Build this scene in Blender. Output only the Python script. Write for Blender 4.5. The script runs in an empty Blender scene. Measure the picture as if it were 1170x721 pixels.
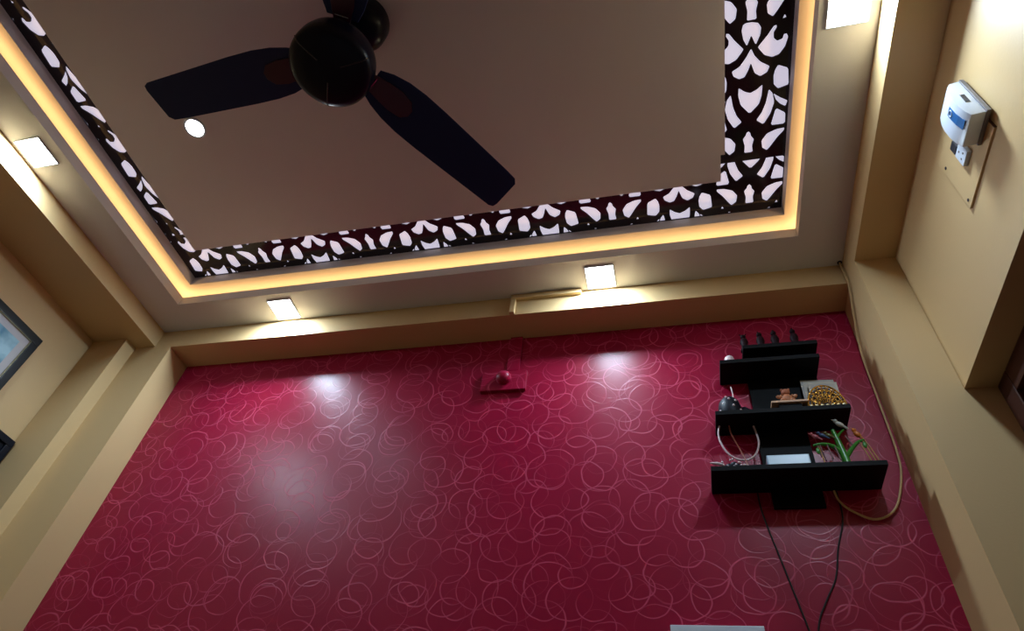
import bpy, bmesh, math, random
from mathutils import Vector, Matrix
from mathutils.geometry import delaunay_2d_cdt
random.seed(7)
scene = bpy.context.scene
C = scene.collection
PI = math.pi

# ------------------------------------------------------------------ dimensions (metres)
W = 3.0                       # red wall width, red wall is the plane y = 0, room towards -y
XL, XR = -0.404, 3.1345       # side walls
YN = -2.68                    # wall opposite the red one
ZS = 3.279                    # soffit underside
ZT = 3.170                    # underside of beam over the red wall
LX0, LX1, LY1, LY0 = 0.0895, 2.8297, -0.3088, -2.371   # soffit opening
ZLIP = ZS + 0.0488
ZC = ZS + 0.1027              # lit underside of the cove
OI = 0.0311
ZJ = 3.433                    # underside of the fretwork
PX0, PX1, PY1, PY0, ZP = 0.2952, 2.5592, -0.5504, -2.13, 3.347
FX, FY = 1.440, -1.343        # fan axis

# ------------------------------------------------------------------ materials
MATS = {}
def srgb(r, g, b):
    def f(c):
        c /= 255.0
        return c / 12.92 if c <= 0.04045 else ((c + 0.055) / 1.055) ** 2.4
    return (f(r), f(g), f(b), 1.0)

def mat(name, col, rough=0.5, metal=0.0, spec=0.5, emit=None, estr=0.0, noise=0.0, nscale=12.0, bump=0.0, bscale=200.0, coat=0.0):
    if name in MATS: return MATS[name]
    m = bpy.data.materials.new(name); m.use_nodes = True
    nt = m.node_tree; N = nt.nodes; L = nt.links
    b = N['Principled BSDF']
    b.inputs['Base Color'].default_value = col
    b.inputs['Roughness'].default_value = rough
    b.inputs['Metallic'].default_value = metal
    b.inputs['Specular IOR Level'].default_value = spec
    if coat: b.inputs['Coat Weight'].default_value = coat
    if emit is not None:
        b.inputs['Emission Color'].default_value = emit
        b.inputs['Emission Strength'].default_value = estr
    if noise or bump:
        geo = N.new('ShaderNodeNewGeometry')
    if noise:
        nz = N.new('ShaderNodeTexNoise'); nz.inputs['Scale'].default_value = nscale; nz.inputs['Detail'].default_value = 4
        L.new(geo.outputs['Position'], nz.inputs['Vector'])
        mx = N.new('ShaderNodeMix'); mx.data_type = 'RGBA'
        a = tuple(c * (1 - noise) for c in col[:3]) + (1,); c2 = tuple(min(1, c * (1 + noise)) for c in col[:3]) + (1,)
        mx.inputs[6].default_value = a; mx.inputs[7].default_value = c2
        L.new(nz.outputs['Fac'], mx.inputs[0]); L.new(mx.outputs[2], b.inputs['Base Color'])
    if bump:
        n2 = N.new('ShaderNodeTexNoise'); n2.inputs['Scale'].default_value = bscale; n2.inputs['Detail'].default_value = 2
        L.new(geo.outputs['Position'], n2.inputs['Vector'])
        bp = N.new('ShaderNodeBump'); bp.inputs['Strength'].default_value = bump; bp.inputs['Distance'].default_value = 0.002
        L.new(n2.outputs['Fac'], bp.inputs['Height']); L.new(bp.outputs['Normal'], b.inputs['Normal'])
    MATS[name] = m
    return m

PAINT = mat('beige_paint', srgb(205, 172, 122), rough=0.5, spec=0.35, noise=0.03, nscale=3.0, bump=0.12, bscale=160)
CEIL = mat('ceiling_paint', srgb(214, 210, 208), rough=0.55, spec=0.3, noise=0.02, nscale=3.0)
PANEL = mat('ceiling_panel_paint', srgb(228, 222, 226), rough=0.6, spec=0.25, noise=0.02, nscale=2.0)
FLOORM = mat('floor_tile', srgb(96, 84, 76), rough=0.3, noise=0.08, nscale=6)
BLACK = mat('black_laminate', srgb(9, 9, 11), rough=0.55, spec=0.1)
BLACKEDGE = mat('black_edge', srgb(40, 42, 52), rough=0.3, spec=0.5)
FRET = mat('dark_fretwork', srgb(33, 25, 36), rough=0.10, spec=0.5)
DIFF = mat('white_diffuser', srgb(225, 222, 235), rough=0.12, emit=srgb(222, 218, 240), estr=0.70)
FANM = mat('fan_black', srgb(16, 17, 32), rough=0.3, spec=0.2)
BLADEM = mat('fan_blade', srgb(32, 44, 86), rough=0.5, spec=0.2)
IRON = mat('fan_maroon', srgb(66, 16, 44), rough=0.35, spec=0.5)
CHROME = mat('chrome', srgb(190, 185, 185), rough=0.2, metal=1.0)
WHITEP = mat('white_plastic', srgb(206, 212, 222), rough=0.3, spec=0.5)
LENS = mat('lamp_lens', srgb(250, 250, 250), rough=0.3, emit=(0.88, 0.95, 1.0, 1), estr=25.0)
GREYP = mat('grey_plastic', srgb(120, 112, 110), rough=0.4)
CABLEM = mat('beige_cable', srgb(196, 160, 108), rough=0.45)
BLACKC = mat('black_cable', srgb(22, 10, 14), rough=0.5)
WOOD = mat('door_wood', srgb(74, 36, 22), rough=0.4, noise=0.25, nscale=20)
PICBLACK = mat('picture_frame_black', srgb(14, 12, 13), rough=0.35, spec=.2)
PICMAT = mat('picture_mount', srgb(178, 172, 172), rough=0.5)
GOLD = mat('gold', srgb(214, 160, 72), rough=0.25, metal=0.85)
NAVY = mat('navy_plastic', srgb(10, 11, 24), rough=0.5, spec=.2)
PINKW = mat('pale_pink', srgb(214, 190, 190), rough=0.4)
TEDDY = mat('tan_figurine', srgb(176, 112, 72), rough=0.6, noise=0.3, nscale=90)
TEDDYR = mat('red_figurine', srgb(170, 96, 62), rough=0.6)
PLANK = mat('pale_wood', srgb(196, 150, 112), rough=0.5, noise=0.12, nscale=60)
CARD = mat('white_card', srgb(170, 166, 160), rough=0.6)
CARD2 = mat('cream_card', srgb(186, 180, 166), rough=0.6, noise=0.06, nscale=50)
GREEN = mat('green_plastic', srgb(46, 122, 34), rough=0.3)
DARKRED = mat('dark_figurine', srgb(30, 9, 14), rough=0.6, spec=0.1)
SILVER = mat('silver_box', srgb(168, 190, 204), rough=0.3, spec=0.5)
BLUEL = mat('blue_label', srgb(24, 96, 156), rough=0.35)
DARKSLOT = mat('dark_slot', srgb(36, 38, 48), rough=0.4)
DARKBLUE = mat('dark_screen', srgb(14, 16, 26), rough=0.45, spec=.15)

def red_wall():
    m = bpy.data.materials.new('red_ring_texture_paint'); m.use_nodes = True
    nt = m.node_tree; N = nt.nodes; L = nt.links
    b = N['Principled BSDF']
    geo = N.new('ShaderNodeNewGeometry')
    sep = N.new('ShaderNodeSeparateXYZ'); L.new(geo.outputs['Position'], sep.inputs[0])
    uv = N.new('ShaderNodeCombineXYZ'); L.new(sep.outputs['X'], uv.inputs[0]); L.new(sep.outputs['Z'], uv.inputs[1])
    nzw = N.new('ShaderNodeTexNoise'); nzw.inputs['Scale'].default_value = 9; nzw.noise_dimensions = '2D'
    L.new(uv.outputs[0], nzw.inputs['Vector'])
    def vm(op, a, bb=None, scale=None):
        n = N.new('ShaderNodeVectorMath'); n.operation = op
        for i, q in enumerate((a, bb)):
            if q is None: continue
            if isinstance(q, (tuple, list)): n.inputs[i].default_value = q
            else: L.new(q, n.inputs[i])
        if scale is not None:
            if isinstance(scale, float): n.inputs['Scale'].default_value = scale
            else: L.new(scale, n.inputs['Scale'])
        return n
    def mt(op, a, bb=None, cc=None, clamp=False):
        n = N.new('ShaderNodeMath'); n.operation = op; n.use_clamp = clamp
        for i, q in enumerate((a, bb, cc)):
            if q is None: continue
            if isinstance(q, (int, float)): n.inputs[i].default_value = q
            else: L.new(q, n.inputs[i])
        return n.outputs[0]
    # slight hand-made wobble
    wob = vm('SUBTRACT', nzw.outputs['Color'], (0.5, 0.5, 0.5)).outputs[0]
    wob = vm('SCALE', wob, scale=0.02).outputs[0]
    P = vm('ADD', uv.outputs[0], wob).outputs[0]
    total = None
    layers = [(0.160, 0.00, 0.00, 0.00, 0.34, 0.44), (0.165, 0.11, 0.06, 0.00, 0.33, 0.43), (0.175, 0.05, 0.13, 0.0, 0.27, 0.42),
              (0.185, 0.17, 0.19, 0.0, 0.22, 0.40), (0.20, 0.03, 0.21, 0.0, 0.30, 0.42)]
    for k, (cell, ox, oz, rot, r0, r1) in enumerate(layers):
        q = vm('ADD', P, (ox + 7.0, oz + 3.0, 0)).outputs[0]
        q = vm('SCALE', q, scale=1.0 / cell).outputs[0]
        # every second row is shifted
        fl = vm('FLOOR', q).outputs[0]
        off = vm('ADD', fl, (13.7 * k + 0.5, 5.3 * k + 0.5, 0.0)).outputs[0]
        wn = N.new('ShaderNodeTexWhiteNoise'); wn.noise_dimensions = '2D'; L.new(off, wn.inputs['Vector'])
        f = vm('SUBTRACT', q, fl).outputs[0]
        f = vm('SUBTRACT', f, (0.5, 0.5, 0)).outputs[0]
        cs = N.new('ShaderNodeSeparateColor'); L.new(wn.outputs['Color'], cs.inputs[0])
        R = mt('MULTIPLY_ADD', cs.outputs['Blue'], r1 - r0, r0)
        room = mt('SUBTRACT', 0.485, R)
        jit = vm('SUBTRACT', wn.outputs['Color'], (0.5, 0.5, 0.5)).outputs[0]
        jit = vm('MULTIPLY', jit, (2.0, 2.0, 0.0)).outputs[0]
        jit = vm('SCALE', jit, scale=room).outputs[0]
        g = vm('SUBTRACT', f, jit).outputs[0]
        g = vm('MULTIPLY', g, (1.0, 1.08, 0.0)).outputs[0]
        d1 = vm('LENGTH', g).outputs['Value']
        ang = mt('MULTIPLY', wn.outputs['Value'], 6.283)
        cx = mt('MULTIPLY', mt('COSINE', ang), 0.011); cy = mt('MULTIPLY', mt('SINE', ang), 0.011)
        ce = N.new('ShaderNodeCombineXYZ'); L.new(cx, ce.inputs[0]); L.new(cy, ce.inputs[1])
        d2 = vm('LENGTH', vm('SUBTRACT', g, ce.outputs[0]).outputs[0]).outputs['Value']
        outer = mt('MULTIPLY', mt('SUBTRACT', R, d1), 90.0, clamp=True)
        rin = mt('SUBTRACT', R, 0.024)
        inner = mt('MULTIPLY', mt('SUBTRACT', d2, rin), 90.0, clamp=True)
        ring = mt('MULTIPLY', outer, inner)
        # some strokes fade out along the circle
        nf = N.new('ShaderNodeTexNoise'); nf.noise_dimensions = '3D'; nf.inputs['Scale'].default_value = 6.5; nf.inputs['Detail'].default_value = 1
        L.new(vm('ADD', P, (0, 0, 3.1 * k)).outputs[0], nf.inputs['Vector'])
        fade = mt('MULTIPLY', mt('SUBTRACT', nf.outputs['Fac'], 0.30), 5.0, clamp=True)
        ring = mt('MULTIPLY', ring, mt('MULTIPLY_ADD', fade, 0.82, 0.18))
        total = ring if total is None else mt('MAXIMUM', total, ring)
    # streaky base
    nb = N.new('ShaderNodeTexNoise'); nb.inputs['Scale'].default_value = 2.2; nb.inputs['Detail'].default_value = 5; L.new(P, nb.inputs['Vector'])
    base = N.new('ShaderNodeMix'); base.data_type = 'RGBA'; L.new(nb.outputs['Fac'], base.inputs[0])
    base.inputs[6].default_value = srgb(136, 8, 42); base.inputs[7].default_value = srgb(156, 12, 54)
    mix = N.new('ShaderNodeMix'); mix.data_type = 'RGBA'; L.new(mt('MULTIPLY', total, 0.66), mix.inputs[0])
    L.new(base.outputs[2], mix.inputs[6]); mix.inputs[7].default_value = srgb(208, 82, 112)
    L.new(mix.outputs[2], b.inputs['Base Color'])
    b.inputs['Roughness'].default_value = 0.34
    b.inputs['Specular IOR Level'].default_value = 0.31
    nr = N.new('ShaderNodeTexNoise'); nr.inputs['Scale'].default_value = 120; L.new(P, nr.inputs['Vector'])
    h = mt('MULTIPLY_ADD', nr.outputs['Fac'], 0.25, total)
    bp = N.new('ShaderNodeBump'); bp.inputs['Strength'].default_value = 0.16; bp.inputs['Distance'].default_value = 0.002
    L.new(h, bp.inputs['Height']); L.new(bp.outputs['Normal'], b.inputs['Normal'])
    return m
RED = red_wall()

def picture_mat():
    m = bpy.data.materials.new('blue_print'); m.use_nodes = True
    N = m.node_tree.nodes; L = m.node_tree.links; b = N['Principled BSDF']
    geo = N.new('ShaderNodeNewGeometry')
    nz = N.new('ShaderNodeTexNoise'); nz.inputs['Scale'].default_value = 9; nz.inputs['Detail'].default_value = 3; L.new(geo.outputs['Position'], nz.inputs['Vector'])
    r = N.new('ShaderNodeValToRGB'); r.color_ramp.elements[0].color = srgb(50, 110, 140); r.color_ramp.elements[0].position = 0.35
    r.color_ramp.elements[1].color = srgb(170, 205, 215); r.color_ramp.elements[1].position = 0.65
    L.new(nz.outputs['Fac'], r.inputs[0]); L.new(r.outputs[0], b.inputs['Base Color']); b.inputs['Roughness'].default_value = 0.1
    return m
PRINT = picture_mat()

# ------------------------------------------------------------------ mesh helpers
class MB:
    def __init__(s): s.bm = bmesh.new()
    def box(s, x0, x1, y0, y1, z0, z1, M=None):
        vs = [Vector((x, y, z)) for z in (z0, z1) for y in (y0, y1) for x in (x0, x1)]
        if M is not None: vs = [M @ v for v in vs]
        v = [s.bm.verts.new(p) for p in vs]
        for f in ((0, 2, 3, 1), (4, 5, 7, 6), (0, 1, 5, 4), (2, 6, 7, 3), (0, 4, 6, 2), (1, 3, 7, 5)): s.bm.faces.new([v[i] for i in f])
        return s
    def lathe(s, prof, M=None, seg=32, cap=True):
        M = M or Matrix()
        rings = []
        for r, z in prof:
            if r < 1e-5: rings.append([s.bm.verts.new(M @ Vector((0, 0, z)))])
            else: rings.append([s.bm.verts.new(M @ Vector((r * math.cos(2 * PI * i / seg), r * math.sin(2 * PI * i / seg), z))) for i in range(seg)])
        for a, b in zip(rings, rings[1:]):
            for i in range(seg):
                j = (i + 1) % seg
                if len(a) == 1 and len(b) == 1: continue
                if len(a) == 1: s.bm.faces.new((a[0], b[j], b[i]))
                elif len(b) == 1: s.bm.faces.new((a[i], a[j], b[0]))
                else: s.bm.faces.new((a[i], a[j], b[j], b[i]))
        if cap:
            for R in (rings[0], rings[-1]):
                if len(R) > 1: s.bm.faces.new(R)
        return s
    def prism(s, pts, z0, z1, M=None):
        M = M or Matrix()
        a = [s.bm.verts.new(M @ Vector((p[0], p[1], z0))) for p in pts]; b = [s.bm.verts.new(M @ Vector((p[0], p[1], z1))) for p in pts]
        n = len(pts)
        s.bm.faces.new(a[::-1]); s.bm.faces.new(b)
        for i in range(n): s.bm.faces.new((a[i], a[(i + 1) % n], b[(i + 1) % n], b[i]))
        return s
    def tube(s, pts, r, seg=8, smooth=6, rads=None):
        pts = [Vector(p) for p in pts]
        if smooth and len(pts) > 2:
            out = []; rr = []
            for i in range(len(pts) - 1):
                p0 = pts[max(i - 1, 0)]; p1 = pts[i]; p2 = pts[i + 1]; p3 = pts[min(i + 2, len(pts) - 1)]
                for k in range(smooth):
                    t = k / smooth
                    out.append(0.5 * ((2 * p1) + (-p0 + p2) * t + (2 * p0 - 5 * p1 + 4 * p2 - p3) * t * t + (-p0 + 3 * p1 - 3 * p2 + p3) * t ** 3))
                    if rads: rr.append(rads[i] * (1 - t) + rads[i + 1] * t)
            out.append(pts[-1]); pts = out
            if rads: rr.append(rads[-1])
        else: rr = rads
        rings = []; prev = None
        for i, p in enumerate(pts):
            t = (pts[min(i + 1, len(pts) - 1)] - pts[max(i - 1, 0)]).normalized()
            if prev is None: n = t.orthogonal().normalized()
            else: n = (prev - t * prev.dot(t)).normalized()
            prev = n; bb = t.cross(n); q = rr[i] if rads else r
            rings.append([s.bm.verts.new(p + (n * math.cos(2 * PI * k / seg) + bb * math.sin(2 * PI * k / seg)) * q) for k in range(seg)])
        for a, b in zip(rings, rings[1:]):
            for k in range(seg): s.bm.faces.new((a[k], a[(k + 1) % seg], b[(k + 1) % seg], b[k]))
        s.bm.faces.new(rings[0][::-1]); s.bm.faces.new(rings[-1])
        return s
    def ball(s, c, rx, ry=None, rz=None, seg=16, M=None):
        ry = ry or rx; rz = rz or rx
        prof = [(math.sin(PI * i / 10), -math.cos(PI * i / 10)) for i in range(11)]
        MM = Matrix.Translation(Vector(c)) @ (M or Matrix()) @ Matrix.Diagonal((rx, ry, rz, 1))
        prof[0] = (0, -1); prof[-1] = (0, 1)
        return s.lathe(prof, MM, seg)
    def build(s, name, m, parent=None, bevel=0.0, smooth=False, origin=None):
        bmesh.ops.recalc_face_normals(s.bm, faces=s.bm.faces)
        if bevel:
            es = [e for e in s.bm.edges if len(e.link_faces) == 2 and e.calc_face_angle(0) > 0.6]
            bmesh.ops.bevel(s.bm, geom=es, offset=bevel, segments=2, profile=0.7, affect='EDGES')
        me = bpy.data.meshes.new(name)
        if origin is not None: bmesh.ops.translate(s.bm, verts=s.bm.verts, vec=-Vector(origin))
        s.bm.to_mesh(me); s.bm.free()
        me.materials.append(m)
        if smooth:
            for p in me.polygons: p.use_smooth = True
            try: me.set_sharp_from_angle(angle=0.7)
            except Exception: pass
        o = bpy.data.objects.new(name, me); C.objects.link(o)
        if origin is not None: o.location = origin
        if parent is not None:
            o.parent = parent
            if origin is None: o.location = -Vector(parent.location) if parent.rotation_euler.z == 0 else o.location
            else: o.location = Vector(origin) - Vector(parent.location)
            p = parent.parent
            if p is not None: o.location = Vector(o.location) - Vector(p.location)
        return o

def tag(o, label=None, cat=None, group=None, kind=None):
    if label: o['label'] = label
    if cat: o['category'] = cat
    if group: o['group'] = group
    if kind: o['kind'] = kind
    return o
def thing(name, label, cat, loc=(0, 0, 0), group=None):
    o = bpy.data.objects.new(name, None); C.objects.link(o); o.location = loc; o.empty_display_size = 0.05
    return tag(o, label, cat, group)
def struct(o): o['kind'] = 'structure'; return o
def B(*a): return MB().box(*a)

# ------------------------------------------------------------------ room shell
struct(B(XL - .2, XR + .4, YN - .2, .2, -.1, 0).build('floor', FLOORM))
struct(B(-.0, W, 0, .12, 0, ZS).build('wall_back', RED))
struct(B(XL - .12, XL, YN, .12, 0, 3.6).build('wall_left', PAINT))
struct(B(XL - .12, XR + .3, YN - .12, YN, 0, 3.6).build('wall_near', mat('brown_paint', srgb(128, 108, 92), rough=.5, spec=.3, noise=.04, nscale=3)))
# right wall with the door opening next to the pilaster
m = MB(); m.box(XR, XR + .2, YN, -1.22, 0, 3.6); m.box(XR, XR + .2, -1.22, -.2606, 2.5408, 3.6)
struct(m.build('wall_right', PAINT))
# beams and pilasters
struct(B(0, W, -.1444, 0, ZT, ZS).build('trim_1', PAINT))                         # beam over the red wall
struct(B(XL, -.0949, YN, -.2118, 3.1827, ZS).build('trim_2', PAINT))               # left beam
struct(B(W, XR, YN, -.2606, 3.1575, ZS).build('trim_3', PAINT))                   # right beam
m = MB(); m.box(-.2073, 0, -.1444, .12, 0, ZS); m.box(XL, -.2073, -.2118, .12, 0, 3.1827)
m.box(-.2073, -.0949, -.2118, -.1444, 3.1827, ZS); m.box(XL, -.2073, -.2118, .12, 3.1827, ZS)
struct(m.build('trim_4', PAINT))                                                 # stepped left pilaster
struct(B(W, XR + .2, -.2606, .12, 0, ZS).build('trim_5', PAINT))                  # right pilaster
# ceiling: soffit ring, cove channel, upper ring, top slab
m = MB()
def ring(m, ix0, ix1, iy0, iy1, z0, z1):
    ox0, ox1, oy0, oy1 = XL - .1, XR + .15, YN - .1, .12
    m.box(ox0, ox1, iy1, oy1, z0, z1); m.box(ox0, ox1, oy0, iy0, z0, z1); m.box(ox0, ix0, iy0, iy1, z0, z1); m.box(ix1, ox1, iy0, iy1, z0, z1)
ring(m, LX0, LX1, LY0, LY1, ZS, ZLIP)
ring(m, LX0 - .11, LX1 + .11, LY0 - .11, LY1 + .11, ZLIP, ZC)
ring(m, LX0 + OI, LX1 - OI, LY0 + OI, LY1 - OI, ZC, ZJ)
m.box(XL - .1, XR + .15, YN - .1, .12, ZJ + .03, ZJ + .08)
ring(m, LX0 - .02, LX1 + .02, LY0 - .02, LY1 + .02, ZJ, ZJ + .03)
struct(m.build('ceiling', CEIL))

# door in the right wall
d = bpy.data.objects.new('door_1', None); C.objects.link(d); struct(d); d.location = (XR + .083, -.74, 0)
m = MB(); m.box(XR + .083, XR + .19, -.335, -.262, 0, 2.54); m.box(XR + .083, XR + .19, -1.219, -1.146, 0, 2.54); m.box(XR + .083, XR + .19, -1.146, -.335, 2.467, 2.54)
m.build('door_frame', WOOD, d, bevel=.006)
m = MB(); m.box(XR + .12, XR + .16, -1.145, -.336, .005, 2.466)
for z0, z1 in ((.25, 1.0), (1.15, 1.7), (1.85, 2.3)):
    for y0, y1 in ((-1.05, -.79), (-.69, -.43)): m.box(XR + .112, XR + .121, y0, y1, z0, z1)
m.build('door_leaf', WOOD, d, bevel=.004)
MB().tube([(XR + .12, -1.08, 1.0), (XR + .08, -1.08, 1.0), (XR + .075, -1.0, 1.0)], .009).build('handle', CHROME, d, smooth=True)

# ------------------------------------------------------------------ fretwork panels
half = dict(
 hook=[(0.022, 0.133), (0.052, 0.098), (0.069, 0.073), (0.078, 0.071), (0.079, 0.08), (0.07, 0.095), (0.071, 0.112), (0.082, 0.123), (0.098, 0.119), (0.102, 0.105), (0.11, 0.104), (0.116, 0.117), (0.108, 0.147), (0.091, 0.17), (0.069, 0.176), (0.045, 0.165), (0.029, 0.144)],
 oval=[(0.089, 0.205), (0.122, 0.221), (0.127, 0.281), (0.111, 0.286), (0.093, 0.29), (0.078, 0.272), (0.076, 0.241), (0.08, 0.221)],
 band=[(0.063, -0.196), (0.076, -0.178), (0.083, -0.143), (0.072, -0.102), (0.050, -0.064), (0.024, -0.085), (0.043, -0.114), (0.055, -0.148)],
 trap=[(0.089, -0.122), (0.122, -0.098), (0.123, -0.055), (0.074, -0.056)],
 wing=[(0.122, -0.041), (0.094, -0.039), (0.063, -0.027), (0.045, -0.001), (0.049, 0.03), (0.066, 0.043), (0.079, 0.026), (0.099, -0.004), (0.121, -0.029)],
 fin=[(0.078, -0.178), (0.088, -0.152), (0.103, -0.134), (0.121, -0.122), (0.127, -0.143), (0.100, -0.160)],
 dot=[(0.101, 0.041), (0.107, 0.053), (0.095, 0.055)])
mid = dict(
 tear=[(-0.018, 0.048), (0.001, 0.048), (0.021, 0.054), (0.031, 0.071), (0.029, 0.094), (0.016, 0.126), (0.001, 0.091), (-0.012, 0.125), (-0.024, 0.101), (-0.03, 0.071), (-0.026, 0.053)],
 heart=[(0.001, 0.134), (0.013, 0.161), (0.032, 0.184), (0.063, 0.205), (0.055, 0.226), (0.034, 0.236), (0.015, 0.222), (0.002, 0.184), (-0.007, 0.21), (-0.018, 0.231), (-0.035, 0.235), (-0.054, 0.222), (-0.06, 0.203), (-0.035, 0.19), (-0.015, 0.163)],
 shield=[(-0.037, 0.265), (-0.017, 0.282), (0.002, 0.29), (0.023, 0.281), (0.042, 0.265), (0.04, 0.308), (0.032, 0.338), (0.002, 0.369), (-0.029, 0.331), (-0.038, 0.294)],
 vase=[(-0.001, -0.046), (0.006, -0.038), (0.008, -0.026), (0.019, -0.011), (0.013, 0.015), (0.016, 0.042), (-0.014, 0.042), (-0.013, 0.011), (-0.02, -0.017), (-0.01, -0.031), (-0.008, -0.04)])
MOTIF = list(mid.values()) + list(half.values()) + [[(-x, y) for x, y in q][::-1] for q in half.values()]
def soften(p):
    o = []
    n = len(p)
    for i in range(n):
        a = p[i]; b = p[(i + 1) % n]
        o.append((a[0] * .88 + b[0] * .12, a[1] * .88 + b[1] * .12)); o.append((a[0] * .12 + b[0] * .88, a[1] * .12 + b[1] * .88))
    return o
MOTIF = [soften(q) for q in MOTIF]
def clip(poly, x0, x1, y0, y1):
    for ax, lim, sg in ((0, x0, 1), (0, x1, -1), (1, y0, 1), (1, y1, -1)):
        out = []
        for i in range(len(poly)):
            a = poly[i]; b = poly[(i + 1) % len(poly)]
            ia = (a[ax] - lim) * sg >= 0; ib = (b[ax] - lim) * sg >= 0
            if ia: out.append(a)
            if ia != ib:
                t = (lim - a[ax]) / (b[ax] - a[ax]); out.append((a[0] + t * (b[0] - a[0]), a[1] + t * (b[1] - a[1])))
        poly = out
        if len(poly) < 3: return None
    ar = abs(sum(poly[i][0] * poly[(i + 1) % len(poly)][1] - poly[(i + 1) % len(poly)][0] * poly[i][1] for i in range(len(poly)))) / 2
    return poly if ar > 4e-5 else None
def fretwork(x0, x1, y0, y1, px, py, vx, vy, label, grp, mt=.003, skip=0):
    outer = [(x0, y0), (x1, y0), (x1, y1), (x0, y1)]
    holes = []
    for j in range(-8, 9):
        for i in range(-14, 15):
            cx = vx + i * px / 2; cy = vy + j * py + (py / 2 if i % 2 else 0)
            if cx < x0 - .2 or cx > x1 + .2 or cy < y0 - .5 or cy > y1 + .5: continue
            for q in MOTIF[skip:]:
                c = clip([(cx + p[0], cy + p[1]) for p in q], x0 + .003, x1 - .003, y0 + .003, y1 - mt)
                if c: holes.append(c)
    vv = []; ee = []
    for pl in [outer] + holes:
        n0 = len(vv); vv += [Vector(p) for p in pl]; ee += [(n0 + k, n0 + (k + 1) % len(pl)) for k in range(len(pl))]
    ov, oe, of = delaunay_2d_cdt(vv, ee, [], 0, 1e-6)[:3]
    boxes = [(min(p[0] for p in h), max(p[0] for p in h), min(p[1] for p in h), max(p[1] for p in h), h) for h in holes]
    def inside(p, h):
        r = False; n = len(h)
        for k in range(n):
            a, b = h[k], h[k - 1]
            if (a[1] > p[1]) != (b[1] > p[1]) and p[0] < (b[0] - a[0]) * (p[1] - a[1]) / (b[1] - a[1]) + a[0]: r = not r
        return r
    bm = bmesh.new(); bv = [bm.verts.new((p[0], p[1], 0)) for p in ov]
    for f in of:
        c = ((ov[f[0]][0] + ov[f[1]][0] + ov[f[2]][0]) / 3, (ov[f[0]][1] + ov[f[1]][1] + ov[f[2]][1]) / 3)
        if any(bx[0] <= c[0] <= bx[1] and bx[2] <= c[1] <= bx[3] and inside(c, bx[4]) for bx in boxes): continue
        bm.faces.new([bv[k] for k in f])
    bmesh.ops.delete(bm, geom=[v for v in bm.verts if not v.link_faces], context='VERTS')
    bmesh.ops.recalc_face_normals(bm, faces=bm.faces)
    ext = bmesh.ops.extrude_face_region(bm, geom=bm.faces[:])
    bmesh.ops.translate(bm, verts=[g for g in ext['geom'] if isinstance(g, bmesh.types.BMVert)], vec=(0, 0, .0044))
    bmesh.ops.recalc_face_normals(bm, faces=bm.faces)
    t = thing('fretwork_panel', label, 'decorative panel', ((x0 + x1) / 2, (y0 + y1) / 2, ZJ), grp)
    me = bpy.data.meshes.new('fret_sheet'); bm.to_mesh(me); bm.free(); me.materials.append(FRET)
    o = bpy.data.objects.new('fret_sheet', me); C.objects.link(o); o.parent = t
    o.location = (-t.location.x, -t.location.y, 0)
    B(x0, x1, y0, y1, ZJ + .0046, ZJ + .009).build('backlit_diffuser', DIFF, t)
JX0, JX1, JY1, JY0 = LX0 + OI + .0005, LX1 - OI - .0005, LY1 - OI - .0005, LY0 + OI + .0005
YS = -.575
G = 'backlit fretwork panels round the ceiling tray'
fretwork(JX0, JX1, YS, JY1, .5345, .482, 2.676, -.420, 'backlit black fretwork strip along the red-wall side of the ceiling tray', G, .003, 1)
fretwork(PX1 - .07, JX1, JY0, YS - .001, .533, .482, 2.668, -.645, 'backlit black fretwork strip on the right side of the ceiling tray, widest in view', G, .024)
fretwork(JX0, PX0 + .07, JY0, YS - .001, .533, .482, 2.668 - .533 * 4.5, -.645 - .06, 'backlit black fretwork strip on the left side of the ceiling tray beyond the fan', G, .012)

# suspended centre panel with battens up to the slab
cp = thing('ceiling_panel', 'large plain taupe ceiling panel hung inside the lit tray, behind the fan', 'ceiling panel', ((PX0 + PX1) / 2, (PY0 + PY1) / 2, ZP))
B(PX0, PX1, PY0, PY1, ZP, ZP + .018).build('board', PANEL, cp)
B(PX1 - .004, PX1 + .016, PY0, PY1 - .105, ZP + .009, ZP + .03).build('edge_strip', PANEL, cp)
m = MB()
for x0, x1, y0, y1 in ((PX0 + .08, PX0 + .12, PY0 + .1, PY1 - .1), (PX1 - .12, PX1 - .08, PY0 + .1, PY1 - .1), (PX0 + .12, PX1 - .12, PY1 - .14, PY1 - .1), (PX0 + .12, PX1 - .12, PY0 + .1, PY0 + .14)):
    m.box(x0, x1, y0, y1, ZP + .018, ZJ + .03)
m.build('batten_frame', CEIL, cp)

# ------------------------------------------------------------------ lamps
def downlight(x, y, label, power=10.5):
    t = thing('downlight', label, 'downlight', (x, y, ZS), 'square downlights in the soffit')
    m = MB(); a, b, z0 = .060, .056, ZS - .006
    m.box(x - a, x + a, y - a, y - b, z0, ZS); m.box(x - a, x + a, y + b, y + a, z0, ZS); m.box(x - a, x - b, y - b, y + b, z0, ZS); m.box(x + b, x + a, y - b, y + b, z0, ZS)
    m.build('rim', WHITEP, t, bevel=.0015)
    B(x - b, x + b, y - b, y + b, ZS - .0045, ZS).build('lens', LENS, t)
    l = bpy.data.lights.new('downlight_lamp', 'AREA'); l.shape = 'SQUARE'; l.size = .1; l.energy = power; l.color = (.60, .80, 1.0)
    o = bpy.data.objects.new('downlight_lamp', l); C.objects.link(o); o.location = (x, y, ZS - .008)
downlight(.605, -.2155, 'square glowing downlight over the left half of the red wall')
downlight(2.07, -.212, 'square glowing downlight over the red wall, beside the end of the beige cable casing')
downlight(-.018, -1.138, 'square glowing downlight in the soffit beside the left beam')
downlight(2.912, -1.138, 'square glowing downlight in the soffit beside the right beam, above the white wall box')
sx, sy = .64, -1.096
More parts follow.
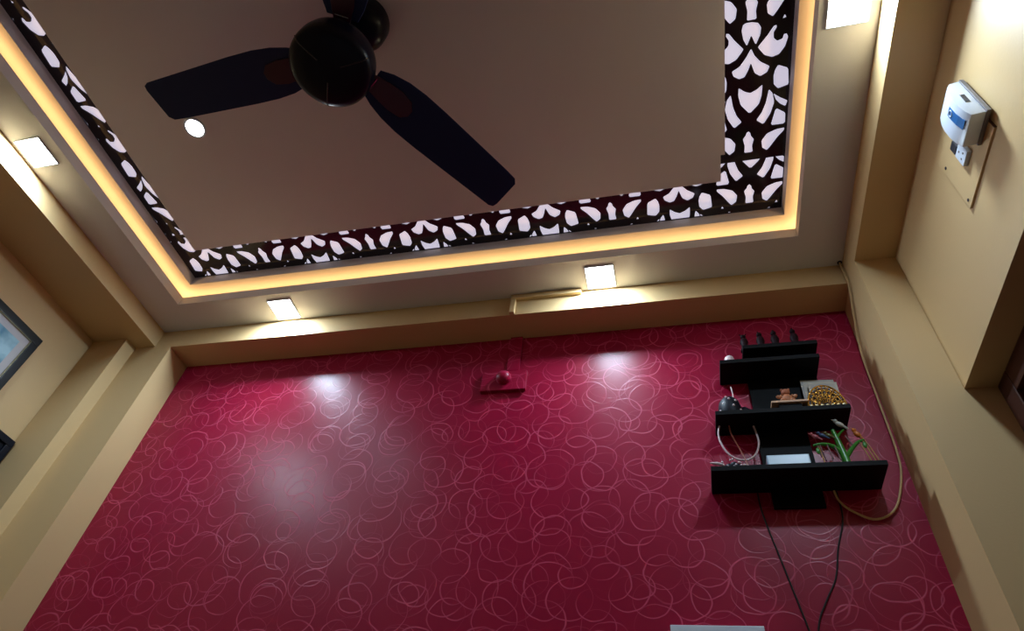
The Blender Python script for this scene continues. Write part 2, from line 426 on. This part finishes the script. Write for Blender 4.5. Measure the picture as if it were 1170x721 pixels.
t = thing('spotlight', 'small round glowing spotlight set in the taupe ceiling panel near a fan blade tip', 'spotlight', (sx, sy, ZP))
MB().lathe([(.034, 0), (.034, -.004), (.041, -.005), (.043, -.0025), (.043, 0)], Matrix.Translation((sx, sy, ZP)), 40, cap=False).build('rim', WHITEP, t, smooth=True)
MB().lathe([(0, -.004), (.034, -.004), (.034, 0), (0, 0)], Matrix.Translation((sx, sy, ZP)), 40).build('lens', LENS, t)
l = bpy.data.lights.new('spotlight_lamp', 'AREA'); l.shape = 'DISK'; l.size = .06; l.energy = 1.6; l.color = (.60, .80, 1.0)
o = bpy.data.objects.new('spotlight_lamp', l); C.objects.link(o); o.location = (sx, sy, ZP - .007)
# warm strips lying in the cove channel
def strip(x, y, lx, ly, e):
    l = bpy.data.lights.new('cove_lamp', 'AREA'); l.shape = 'RECTANGLE'; l.size = lx; l.size_y = ly; l.energy = e; l.color = (1.0, .56, .20)
    o = bpy.data.objects.new('cove_lamp', l); C.objects.link(o); o.location = (x, y, ZLIP + .004); o.rotation_euler = (PI, 0, 0)
cw = LX1 - LX0; cd = LY1 - LY0; q = .032
strip((LX0 + LX1) / 2, LY1 + q, cw + .1, .012, 1.8); strip((LX0 + LX1) / 2, LY0 - q, cw + .1, .012, 1.8)
strip(LX0 - q, (LY0 + LY1) / 2, .012, cd + .1, 1.4); strip(LX1 + q, (LY0 + LY1) / 2, .012, cd + .1, 1.4)

# ------------------------------------------------------------------ ceiling fan
fan = thing('ceiling_fan', 'black three-bladed ceiling fan hanging from the taupe ceiling panel', 'ceiling fan', (FX, FY, ZP))
T = Matrix.Translation((FX, FY, 0))
MB().lathe([(.022, ZP - .095), (.05, ZP - .09), (.074, ZP - .075), (.084, ZP - .045), (.084, ZP)], T, 48).build('canopy', FANM, fan, smooth=True)
MB().lathe([(.013, 3.07), (.013, ZP - .07)], T, 16).build('downrod', FANM, fan, smooth=True)
hz = 2.958
MB().lathe([(.0, hz), (.06, hz + .0005), (.098, hz + .003), (.112, hz + .008), (.120, hz + .018), (.122, hz + .035), (.1215, hz + .06), (.117, hz + .085), (.10, hz + .105), (.05, hz + .122), (.026, hz + .145), (.020, hz + .18), (0, hz + .18)], T, 64).build('motor_housing', FANM, fan, smooth=True)
ANG = (177, 55.5, 296)
for k, a in enumerate(ANG):
    r = math.radians(a + 61); c, s_ = math.cos(r), math.sin(r)
    m = MB().tube([(FX + c * .038, FY + s_ * .038, hz - .0002), (FX + c * .08, FY + s_ * .08, hz + .0012), (FX + c * .108, FY + s_ * .108, hz + .006), (FX + c * .1215, FY + s_ * .1215, hz + .020)], .0022, 6)
    m.build('housing_rib', mat('rib_grey', srgb(52, 46, 50), rough=.35), fan, smooth=True)
def blade(deg):
    outl = [(.112, -.046), (.15, -.064), (.20, -.077), (.26, -.082), (.34, -.081), (.60, -.070), (.648, -.066), (.662, -.052), (.668, .046), (.664, .062), (.650, .069), (.34, .080), (.26, .080), (.20, .074), (.15, .062), (.112, .046)]
    M = Matrix.Translation((FX + .006, FY, 3.062)) @ Matrix.Rotation(math.radians(deg), 4, 'Z') @ Matrix.Rotation(math.radians(-6), 4, 'X')
    b = MB().prism(outl, -.002, .002, M).build('blade', BLADEM, fan, bevel=.0008)
    i_out = [(.10, -.024), (.15, -.036), (.20, -.042), (.24, -.034), (.258, -.012), (.258, .010), (.24, .030), (.20, .036), (.15, .032), (.10, .024)]
    MB().prism(i_out, -.0065, -.0021, M).build('blade_iron', IRON, b, bevel=.001)
    m = MB().tube([M @ Vector((.118, -.020, -.0075)), M @ Vector((.118, .020, -.0075))], .0022, 6, 0)
    m.build('chrome_clip', CHROME, b, smooth=True)
for a in ANG: blade(a)

# ------------------------------------------------------------------ wall shelf
sh = thing('shelf_unit', 'black four-tier wall shelf with boards of different widths on the red wall', 'shelf', (2.655, 0, 2.33))
def shelf_board(x0, x1, z0, z1, y=-.13):
    s = B(x0, x1, y, -.001, z0, z1).build('shelf', BLACK, sh, bevel=.0012)
    return s
shelf_board(2.406, 2.906, 2.377, 2.394, -.135)
shelf_board(2.446, 2.865, 2.604, 2.621, -.12)
shelf_board(2.489, 2.822, 2.832, 2.849, -.12)
shelf_board(2.578, 2.831, 2.902, 2.919, -.115)
B(2.585, 2.735, -.016, -.001, 2.316, 2.3765).build('back_panel', BLACK, sh, bevel=.001)
B(2.578, 2.738, -.016, -.001, 2.3945, 2.6035).build('back_panel', BLACK, sh, bevel=.001)
B(2.585, 2.82, -.016, -.001, 2.6215, 2.8315).build('back_panel', BLACK, sh, bevel=.001)
B(2.59, 2.82, -.016, -.001, 2.8495, 2.9015).build('back_panel', BLACK, sh, bevel=.001)

# four dark figurines on the top board
def figurine(x, h, label, kind):
    z = 2.9197; y = -.080
    t = thing('figurine', label, 'figurine', (x, y, z), 'dark figurines on the top shelf board')
    M = Matrix.Translation((x, y, z))
    MB().lathe([(.018, 0), (.018, .008), (.014, .014), (.012, h * .35), (.015, h * .5), (.012, h * .66), (.006, h * .74), (.0, h * .75)], M, 16).build('body', DARKRED, t, smooth=True)
    m = MB().ball((x, y, z + h * .84), .010)
    if kind == 0: m.tube([(x - .012, y, z + h), (x, y, z + h * .9), (x + .012, y, z + h)], .002, 6)
    elif kind == 1: m.tube([(x, y, z + h * .88), (x - .004, y, z + h * 1.02)], .0025, 6, 0)
    else: m.ball((x, y, z + h * .98), .004)
    m.build('head', DARKRED, t, smooth=True)
    MB().tube([(x - .013, y, z + h * .45), (x - .008, y, z + h * .62), (x, y, z + h * .66), (x + .008, y, z + h * .62), (x + .013, y, z + h * .45)], .0025, 6).build('arms', DARKRED, t, smooth=True)
figurine(2.592, .088, 'dark figurine on the top shelf board, at its left end', 0)
figurine(2.650, .094, 'dark figurine on the top shelf board, second from its left end', 1)
figurine(2.701, .096, 'dark figurine on the top shelf board, third from its left end', 2)
figurine(2.768, .098, 'dark figurine on the top shelf board, nearest its right end', 2)

# small pale ball on the third board
m = MB().lathe([(.0, 0), (.007, .0), (.012, .004), (.0175, .014), (.0185, .026), (.015, .038), (.007, .045), (0, .047)], Matrix.Translation((2.527, -.085, 2.8497)), 24)
tag(m.build('trinket', PINKW, smooth=True, origin=(2.527, -.085, 2.8497)), 'small round pale pink trinket at the left end of the second shelf board down', 'trinket')

# second board
z = 2.6217
t = thing('ornament', 'dark navy rounded ornament with pale dots at the left end of the third board down', 'ornament', (2.505, -.07, z))
MB().lathe([(.034, 0), (.038, .01), (.039, .04), (.034, .065), (.022, .083), (.008, .092), (0, .093)], Matrix.Translation((2.500, -.07, z)), 28).build('body', NAVY, t, smooth=True)
m = MB()
for a, h in ((-2.6, .02), (-2.2, .045), (-1.6, .06), (-1.3, .03), (-1.0, .055), (-.6, .02), (-1.9, .075)):
    rr = .039 if h < .045 else (.036 if h < .07 else .028)
    m.ball((2.500 + rr * math.cos(a), -.07 + rr * math.sin(a), z + h), .0042)
m.build('dots', PINKW, t, smooth=True)
MB().lathe([(.022, 0), (.024, .01), (.02, .03), (.01, .042), (0, .045)], Matrix.Translation((2.546, -.07, z)), 20).build('lid', NAVY, t, smooth=True)
MB().tube([(2.516, -.066, z + .085), (2.519, -.066, z + .11), (2.517, -.066, z + .145)], .0022, 6).build('antenna', PINKW, t, smooth=True)
m = MB().ball((2.594, -.09, z + .008), .014, .011, .008)
tag(m.build('pebble', PINKW, smooth=True), 'small white pebble lying on the third shelf board down', 'pebble')
t = thing('plank_stand', 'thin pale plank on a dark foot carrying the tan figurine on the third board down', 'stand', (2.69, -.085, z))
B(2.632, 2.748, -.108, -.066, z + .030, z + .038).build('plank', PLANK, t, bevel=.0015)
B(2.655, 2.728, -.098, -.072, z, z + .0299).build('foot', BLACK, t, bevel=.001)
zb = z + .0385
t = thing('teddy_figurine', 'small tan seated figurine on the pale wooden block', 'figurine', (2.69, -.085, zb))
MB().ball((2.688, -.085, zb + .02), .020, .014, .021).build('body', TEDDY, t, smooth=True)
m = MB().ball((2.688, -.086, zb + .049), .0145, .012, .013); m.ball((2.677, -.085, zb + .061), .005); m.ball((2.699, -.085, zb + .061), .005)
m.build('head', TEDDYR, t, smooth=True)
for s in (-1, 1): MB().ball((2.688 + s * .016, -.094, zb + .0075), .009, .012, .0075).build('leg', TEDDY, t, smooth=True)
for s in (-1, 1): MB().tube([(2.688 + s * .016, -.088, zb + .034), (2.688 + s * .026, -.09, zb + .026), (2.688 + s * .030, -.092, zb + .032)], .0055, 8).build('arm', TEDDY, t, smooth=True)
def card(x0, x1, y, h, tilt, m_, label, lean=.22):
    M = Matrix.Translation((x0, y, z)) @ Matrix.Rotation(tilt, 4, 'Y') @ Matrix.Rotation(-lean, 4, 'X')
    w = x1 - x0
    t = thing('card', label, 'card', (x0, y, z), 'pale cards standing on the third board down')
    mm = MB(); mm.box(0, w, 0, .003, .012, h, M); o = mm.build('sheet', m_, t)
    mm = MB(); b_ = .008
    mm.box(b_, w - b_, -.0006, .0, .02, h - b_, M); mm.build('face', CARD2 if m_ is CARD else CARD, t)
card(2.748, 2.856, -.052, .182, .05, CARD, 'pale grey card standing against the panel, the rear one of two', .1)
card(2.766, 2.858, -.072, .150, .05, CARD2, 'cream card standing in front of the grey card and behind the gold ornament', .1)
# gold filigree half-round ornament
t = thing('filigree_ornament', 'half-round gold filigree ornament at the right end of the third board down', 'ornament', (2.80, -.1, z))
gx, gy, GS = 2.803, -.099, 1.6
def arc(r, a0=0, a1=PI, n=14, y=gy): return [(gx + r * math.cos(a0 + (a1 - a0) * i / n), y, z + .004 + GS * r * math.sin(a0 + (a1 - a0) * i / n)) for i in range(n + 1)]
MB().tube(arc(.058), .0032, 8, 2).tube([(gx - .058, gy, z + .004), (gx + .058, gy, z + .004)], .0035, 8, 0).build('rim', GOLD, t, smooth=True)
m = MB()
for r in (.047, .036, .024): m.tube(arc(r), .0018, 6, 2)
for i in range(9):
    a = PI * (i + .5) / 9
    m.tube([(gx + .012 * math.cos(a), gy, z + .006 + .012 * GS * math.sin(a)), (gx + .035 * math.cos(a + .16), gy - .004, z + .004 + .035 * GS * math.sin(a + .16)), (gx + .057 * math.cos(a), gy, z + .004 + .057 * GS * math.sin(a))], .0018, 6, 4)
    for rr in (.03, .042, .052):
        cc = (gx + rr * math.cos(a + .1), gy - .003, z + .006 + rr * GS * math.sin(a + .1))
        m.tube([(cc[0] + .005 * math.cos(q), cc[1], cc[2] + .005 * math.sin(q)) for q in [2 * PI * k / 8 for k in range(9)]], .0014, 5, 1)
m.build('filigree', GOLD, t, smooth=True)
m = MB()
for i in range(7): m.ball((gx - .05 + .0165 * i, gy - .006, z + .008), .0055)
m.build('beads', mat('pearl', srgb(250, 225, 170), rough=.15), t, smooth=True)
MB().prism([(gx + .055 * math.cos(PI * i / 20), z + .004 + .055 * GS * math.sin(PI * i / 20)) for i in range(21)], 0, .0015, Matrix.Translation((0, gy + .005, 0)) @ Matrix.Rotation(PI / 2, 4, 'X')).build('backing', mat('bronze', srgb(54, 28, 18), rough=.5, metal=.3), t)

# bottom board
z = 2.3947
t = thing('beaded_bundle', 'dark beaded bundle with white beads at the left end of the bottom board', 'trinket', (2.47, -.08, z))
m = MB()
for x, y, h, r in ((2.452, -.08, .018, .018), (2.475, -.075, .021, .021), (2.500, -.08, .016, .016), (2.465, -.10, .014, .014), (2.488, -.10, .014, .014), (2.482, -.08, .035, .013), (2.518, -.085, .011, .011)): m.ball((x, y, z + h), r, r * .9, r)
m.build('bundle', NAVY, t, smooth=True)
m = MB()
for k in range(16): m.ball((2.445 + .0052 * k + random.uniform(-.003, .003), -.112 + random.uniform(-.004, .006), z + .012 + random.uniform(-.006, .026)), .0034)
m.build('beads', PINKW, t, smooth=True)
MB().tube([(2.450, -.09, z + .032), (2.430, -.092, z + .037), (2.408, -.092, z + .040)], .004, 8, 4, rads=[.004, .0055, .0018]).build('pale_tip', PINKW, t, smooth=True)
# hanging loop
m = MB().tube([(2.458, -.06, 2.6025), (2.451, -.06, 2.575), (2.452, -.06, 2.54), (2.468, -.06, 2.495), (2.495, -.06, 2.468), (2.526, -.06, 2.463), (2.555, -.06, 2.482), (2.572, -.058, 2.525), (2.572, -.055, 2.565), (2.568, -.05, 2.6025)], .0032, 8, 6)
tag(m.build('cord_loop', PINKW, smooth=True), 'pale cord loop hanging under the left end of the third board down', 'cord')
m = MB().tube([(2.489, -.06, 2.6025), (2.492, -.06, 2.565), (2.515, -.075, 2.472), (2.527, -.09, 2.4)], .0024, 6, 4)
tag(m.build('stick', mat('orange_stick', srgb(140, 70, 50), rough=.5), smooth=True), 'thin reddish stick leaning inside the hanging cord loop', 'stick')
# pale fold beside silver box
t = thing('silver_box', 'low silver box on the bottom shelf board in front of its panel', 'box', (2.642, -.07, z))
B(2.580, 2.705, -.105, -.03, z, z + .052).build('body', SILVER, t, bevel=.003)
B(2.583, 2.702, -.1062, -.105, z + .004, z + .014).build('front_strip', DARKSLOT, t)
m = B(2.535, 2.574, -.10, -.06, z, z + .022)
tag(m.build('pouch', mat('maroon_pouch', srgb(120, 40, 66), rough=.55, noise=.2, nscale=80), bevel=.006), 'small maroon pouch between the beaded bundle and the silver box', 'pouch')

# green tree stand with little birds
tx, ty = 2.812, -.085
t = thing('bird_tree', 'green plastic tree stand with perching birds at the right end of the bottom board', 'ornament', (tx, ty, z))
m = MB(); m.lathe([(.024, 0), (.022, .006), (.012, .012), (0, .014)], Matrix.Translation((tx, ty, z)), 24)
m.tube([(tx, ty, z + .004), (tx - .003, ty, z + .05), (tx - .008, ty, z + .105), (tx - .014, ty, z + .150)], .01, 10, 5, rads=[.013, .012, .009, .006])
m.build('trunk', GREEN, t, smooth=True)
def branch(pts, r0, r1): MB().tube(pts, r0, 8, 5, rads=[r0 + (r1 - r0) * i / (len(pts) - 1) for i in range(len(pts))]).build('branch', GREEN, t, smooth=True)
branch([(tx - .002, ty, z + .05), (tx - .025, ty - .004, z + .083), (tx - .055, ty - .008, z + .093), (tx - .085, ty - .010, z + .088)], .009, .004)
branch([(tx, ty, z + .045), (tx + .022, ty - .004, z + .072), (tx + .045, ty - .006, z + .095), (tx + .066, ty - .006, z + .104)], .008, .004)
branch([(tx - .010, ty, z + .118), (tx + .004, ty - .002, z + .135), (tx + .018, ty - .004, z + .147)], .005, .003)
def bird(p, col, lab, s=1.0, tilt=.55):
    M = Matrix.Translation(p) @ Matrix.Rotation(tilt, 4, 'Y')
    b = MB().ball((0, 0, 0), .012 * s, .006 * s, .0065 * s, 12)
    b.ball((-.013 * s, 0, .003 * s), .0055 * s)
    b.tube([(-.017 * s, 0, .003 * s), (-.024 * s, 0, .002 * s)], .002, 6, 0, rads=[.0022 * s, .0006])
    b.tube([(.008 * s, 0, 0), (.022 * s, 0, -.001 * s)], .003, 6, 0, rads=[.004 * s, .0025 * s])
    bmesh.ops.transform(b.bm, matrix=M, verts=b.bm.verts)
    o = b.build('bird', mat('bird_' + lab, col, rough=.4), t, smooth=True); o['label'] = lab + ' bird'
bird((tx - .072, ty - .009, z + .122), srgb(176, 90, 96), 'pink')
bird((tx - .050, ty - .009, z + .125), srgb(56, 78, 112), 'blue')
bird((tx - .030, ty - .006, z + .126), srgb(104, 100, 48), 'olive')
bird((tx + .012, ty - .002, z + .170), srgb(176, 172, 160), 'white', 1.25, .7)
bird((tx + .052, ty - .006, z + .126), srgb(190, 104, 30), 'orange', 1.25, 1.0)
for dx, h0, h1, s in ((-.074, .088, .045, .004), (-.066, .089, .03, .006), (-.045, .09, .035, .005), (-.024, .08, .03, .006), (.015, .12, .085, .012)):
    MB().tube([(tx + dx, ty - .010, z + h0), (tx + dx + s, ty - .010, z + h1)], .0024, 6, 0).build('hanging_peg', mat('dusky_peg', srgb(110, 70, 70), rough=.5), t, smooth=True)
for dx, h0, dx2 in ((.050, .096, .066), (.060, .100, .078), (.066, .104, .088), (-.070, .088, -.066)):
    MB().tube([(tx + dx, ty - .008, z + h0), (tx + (dx + dx2) / 2, ty - .010, z + h0 * .6), (tx + dx2, ty - .010, z + .02)], .0017, 6, 3).build('ribbon', mat('yellow_ribbon', srgb(170, 120, 40), rough=.5), t, smooth=True)
for c_ in ((tx + .062, ty - .010, z + .083), (tx - .076, ty - .012, z + .066)): MB().ball(c_, .006, .004, .012).build('leaf', GREEN, t, smooth=True)

# ------------------------------------------------------------------ cables and casings
m = MB().tube([(2.990, -.158, 3.279), (2.992, -.154, 3.20), (2.992, -.150, 3.15), (2.993, -.085, 3.06), (2.993, -.035, 2.975), (2.992, -.012, 2.88), (2.990, -.010, 2.70), (2.986, -.010, 2.52), (2.972, -.010, 2.42), (2.925, -.010, 2.31), (2.862, -.010, 2.273), (2.805, -.010, 2.300), (2.775, -.012, 2.335), (2.768, -.014, 2.370)], .0035, 8, 6)
cb = tag(m.build('beige_cable', CABLEM, smooth=True), 'beige cable running down the right corner and looping under the shelf', 'cable')
MB().lathe([(.009, 0), (.009, -.003), (.0044, -.004), (.0044, 0)], Matrix.Translation((2.990, -.158, ZS)), 16, cap=False).build('grommet', DARKSLOT, cb, smooth=True)
m = MB().tube([(2.545, -.006, 2.372), (2.549, -.002, 2.30), (2.574, -.002, 2.154), (2.609, -.002, 1.955), (2.640, -.002, 1.78), (2.66, -.002, 1.6)], .0026, 8, 6)
tag(m.build('black_wire', BLACKC, smooth=True), 'thin black wire hanging under the left part of the shelf, slanting down to the right', 'wire')
m = MB().tube([(2.776, -.006, 2.372), (2.772, -.005, 2.28), (2.738, -.003, 2.19), (2.710, -.003, 2.10), (2.668, -.007, 2.03), (2.633, -.0072, 1.96), (2.60, -.0072, 1.80), (2.58, -.002, 1.6)], .0026, 8, 6)
tag(m.build('black_wire', BLACKC, smooth=True), 'thin black wire hanging under the right part of the shelf, slanting down to the left', 'wire')
# casing on the beam
t = thing('cable_casing', 'beige L-shaped cable casing on the beam face between the two downlights', 'cable casing', (1.69, -.144, 3.26))
B(1.678, 1.982, -.162, -.1434, 3.253, 3.2785).build('horizontal_run', PAINT, t, bevel=.002)
B(1.678, 1.700, -.1605, -.1434, ZT + .001, 3.2525).build('vertical_run', PAINT, t, bevel=.002)
m = B(1.655, 1.708, -.012, .001, 2.975, ZT - .0005)
tag(m.build('cable_casing', RED, bevel=.002, origin=(0, 0, 0)), 'red-painted vertical cable casing below the beam', 'cable casing')
t = thing('lamp_holder', 'red-painted wooden base with a round cap on the red wall below the beam', 'lamp holder', (1.65, 0, 2.9))
B(1.556, 1.745, -.018, .001, 2.868, 2.968).build('base_board', RED, t, bevel=.002)
MB().lathe([(.031, 0), (.031, .010), (.029, .020), (.021, .030), (.009, .035), (0, .036)], Matrix.Translation((1.652, -.0182, 2.925)) @ Matrix.Rotation(PI / 2, 4, 'X'), 28).build('round_cap', RED, t, smooth=True)
# white framed panel at the bottom of the view
t = thing('framed_panel', 'white-edged panel on the red wall, only its top edge showing below the shelf', 'framed panel', (2.368, 0, 1.72))
m = MB(); m.box(2.244, 2.493, -.022, -.0005, 1.938, 1.957); m.box(2.244, 2.493, -.022, -.0005, 1.72, 1.739); m.box(2.244, 2.263, -.022, -.0005, 1.739, 1.938); m.box(2.474, 2.493, -.022, -.0005, 1.739, 1.938)
m.build('frame', WHITEP, t, bevel=.002)
B(2.263, 2.474, -.014, -.0005, 1.739, 1.938).build('panel', GREYP, t)

# ------------------------------------------------------------------ right wall: cover plate, box, plug
t = thing('cover_plate', 'flat square beige cover plate on the right wall under the white box', 'cover plate', (XR, -.855, 2.89))
B(XR - .006, XR + .001, -.973, -.735, 2.771, 3.0).build('plate', PAINT, t, bevel=.0008)
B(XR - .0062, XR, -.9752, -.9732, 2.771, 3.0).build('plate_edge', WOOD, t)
for y, zz in ((-.752, 2.95), (-.750, 2.79)):
    MB().lathe([(.0045, 0), (.0045, .0015), (0, .002)], Matrix.Translation((XR - .006, y, zz)) @ Matrix.Rotation(-PI / 2, 4, 'Y'), 14).build('screw', DARKSLOT, t, smooth=True)
XB = XR - .0062
t = thing('wall_box', 'white plastic box with a blue label mounted high on the right wall', 'wall box', (XB, -.957, 2.8))
prof = [(.010, 2.803), (.046, 2.797), (.053, 2.82), (.057, 2.85), (.057, 2.885), (.053, 2.92), (.044, 2.955), (.036, 2.968), (.010, 2.976)]
m = MB(); M = Matrix(((-1, 0, 0, XB), (0, 0, 1, 0), (0, 1, 0, 0), (0, 0, 0, 1)))
m.prism(prof, -1.002, -.912, M).build('body', WHITEP, t, bevel=.003, smooth=True)
B(XB - .0098, XB, -1.006, -.908, 2.802, 2.977).build('back_plate', GREYP, t, bevel=.002)
m = MB()
lab = [(.0522, 2.806), (.0570, 2.835), (.0583, 2.860), (.0583, 2.876), (.0575, 2.890), (.0560, 2.890), (.0560, 2.862), (.0505, 2.808)]
m.prism(lab, -.981, -.957, M).build('blue_label', BLUEL, t)
MB().tube([(XB - .0586, -.969 + .0075 * math.cos(a), 2.874 + .009 * math.sin(a)) for a in [2 * PI * k / 16 for k in range(17)]], .0014, 6, 1).build('ring_mark', WHITEP, t, smooth=True)
B(XB - .035, XB - .024, -1.0032, -1.0018, 2.862, 2.902).build('slot', DARKSLOT, t)
t = thing('plug_socket', 'small white socket with a dark switch on the cover plate, under the white box', 'socket', (XB, -.835, 2.87))
B(XB - .012, XB, -.870, -.826, 2.838, 2.893).build('socket', WHITEP, t, bevel=.002)
B(XB - .014, XB, -.855, -.830, 2.8935, 2.926).build('switch', DARKSLOT, t, bevel=.002)
m = MB()
for y, zz in ((-.856, 2.856), (-.839, 2.856), (-.848, 2.878)): m.lathe([(.003, 0), (.003, .001), (0, .0012)], Matrix.Translation((XB - .012, y, zz)) @ Matrix.Rotation(-PI / 2, 4, 'Y'), 10)
m.build('socket_holes', GREYP, t)

# ------------------------------------------------------------------ left wall pictures
def picture(y1, y0, z0, z1, fw, label, face, mount):
    t = thing('picture_frame', label, 'picture', (XL, (y0 + y1) / 2, z0), None)
    x0, x1 = XL + .0005, XL + .022
    m = MB(); m.box(x0, x1, y0, y1, z1 - fw, z1); m.box(x0, x1, y0, y1, z0, z0 + fw); m.box(x0, x1, y0, y0 + fw, z0 + fw, z1 - fw); m.box(x0, x1, y1 - fw, y1, z0 + fw, z1 - fw)
    m.build('frame', PICBLACK if mount else DARKBLUE, t, bevel=.004)
    if mount:
        g = .003; a0, a1, b0, b1 = y0 + fw, y1 - fw, z0 + fw, z1 - fw
        m = MB(); m.box(x0, x1 - .004, a0, a1, b1 - g, b1); m.box(x0, x1 - .004, a0, a1, b0, b0 + g); m.box(x0, x1 - .004, a0, a0 + g, b0 + g, b1 - g); m.box(x0, x1 - .004, a1 - g, a1, b0 + g, b1 - g)
        m.build('gilt_fillet', mat('champagne', srgb(150, 140, 110), rough=.25, metal=.7), t)
        B(x0, x1 - .010, a0 + g, a1 - g, b0 + g, b1 - g).build('mount', PICMAT, t)
        q = .036
        B(x1 - .010, x1 - .0092, a0 + q, a1 - q, b0 + q, b1 - q).build('print', face, t)
    else:
        B(x0, x1 - .010, y0 + fw, y1 - fw, z0 + fw, z1 - fw).build('print', face, t)
picture(-.4155, -.95, 2.64, 2.988, .036, 'black-framed picture with a pale mount and blue print on the left wall', PRINT, True)
picture(-.2185, -.72, 2.22, 2.585, .03, 'dark picture frame low on the left wall against the pilaster', DARKBLUE, False)

# ------------------------------------------------------------------ world and camera
w = bpy.data.worlds.new('World'); scene.world = w; w.use_nodes = True
w.node_tree.nodes['Background'].inputs[0].default_value = (.5, .45, .42, 1); w.node_tree.nodes['Background'].inputs[1].default_value = .0
cam = bpy.data.cameras.new('Camera'); co = bpy.data.objects.new('Camera', cam); C.objects.link(co)
cam.sensor_width = 36; cam.sensor_fit = 'HORIZONTAL'; cam.lens = 739.18 / 1170 * 36; cam.clip_start = .02
R = [[0.9707272174523738, 0.09100745962990331, 0.22227530584588884], [0.21806934247355142, -0.7218302495187563, -0.656815691615877], [0.10066991194157689, 0.6860602984952573, -0.7205462064699762]]
co.matrix_world = Matrix.Translation((2.2956, -1.936, 1.2)) @ Matrix(R).to_4x4()
scene.camera = co
vs = scene.view_settings
vs.view_transform = 'Standard'; vs.look = 'None'; vs.gamma = 1.0; vs.use_curve_mapping = False; vs.exposure = 0.0
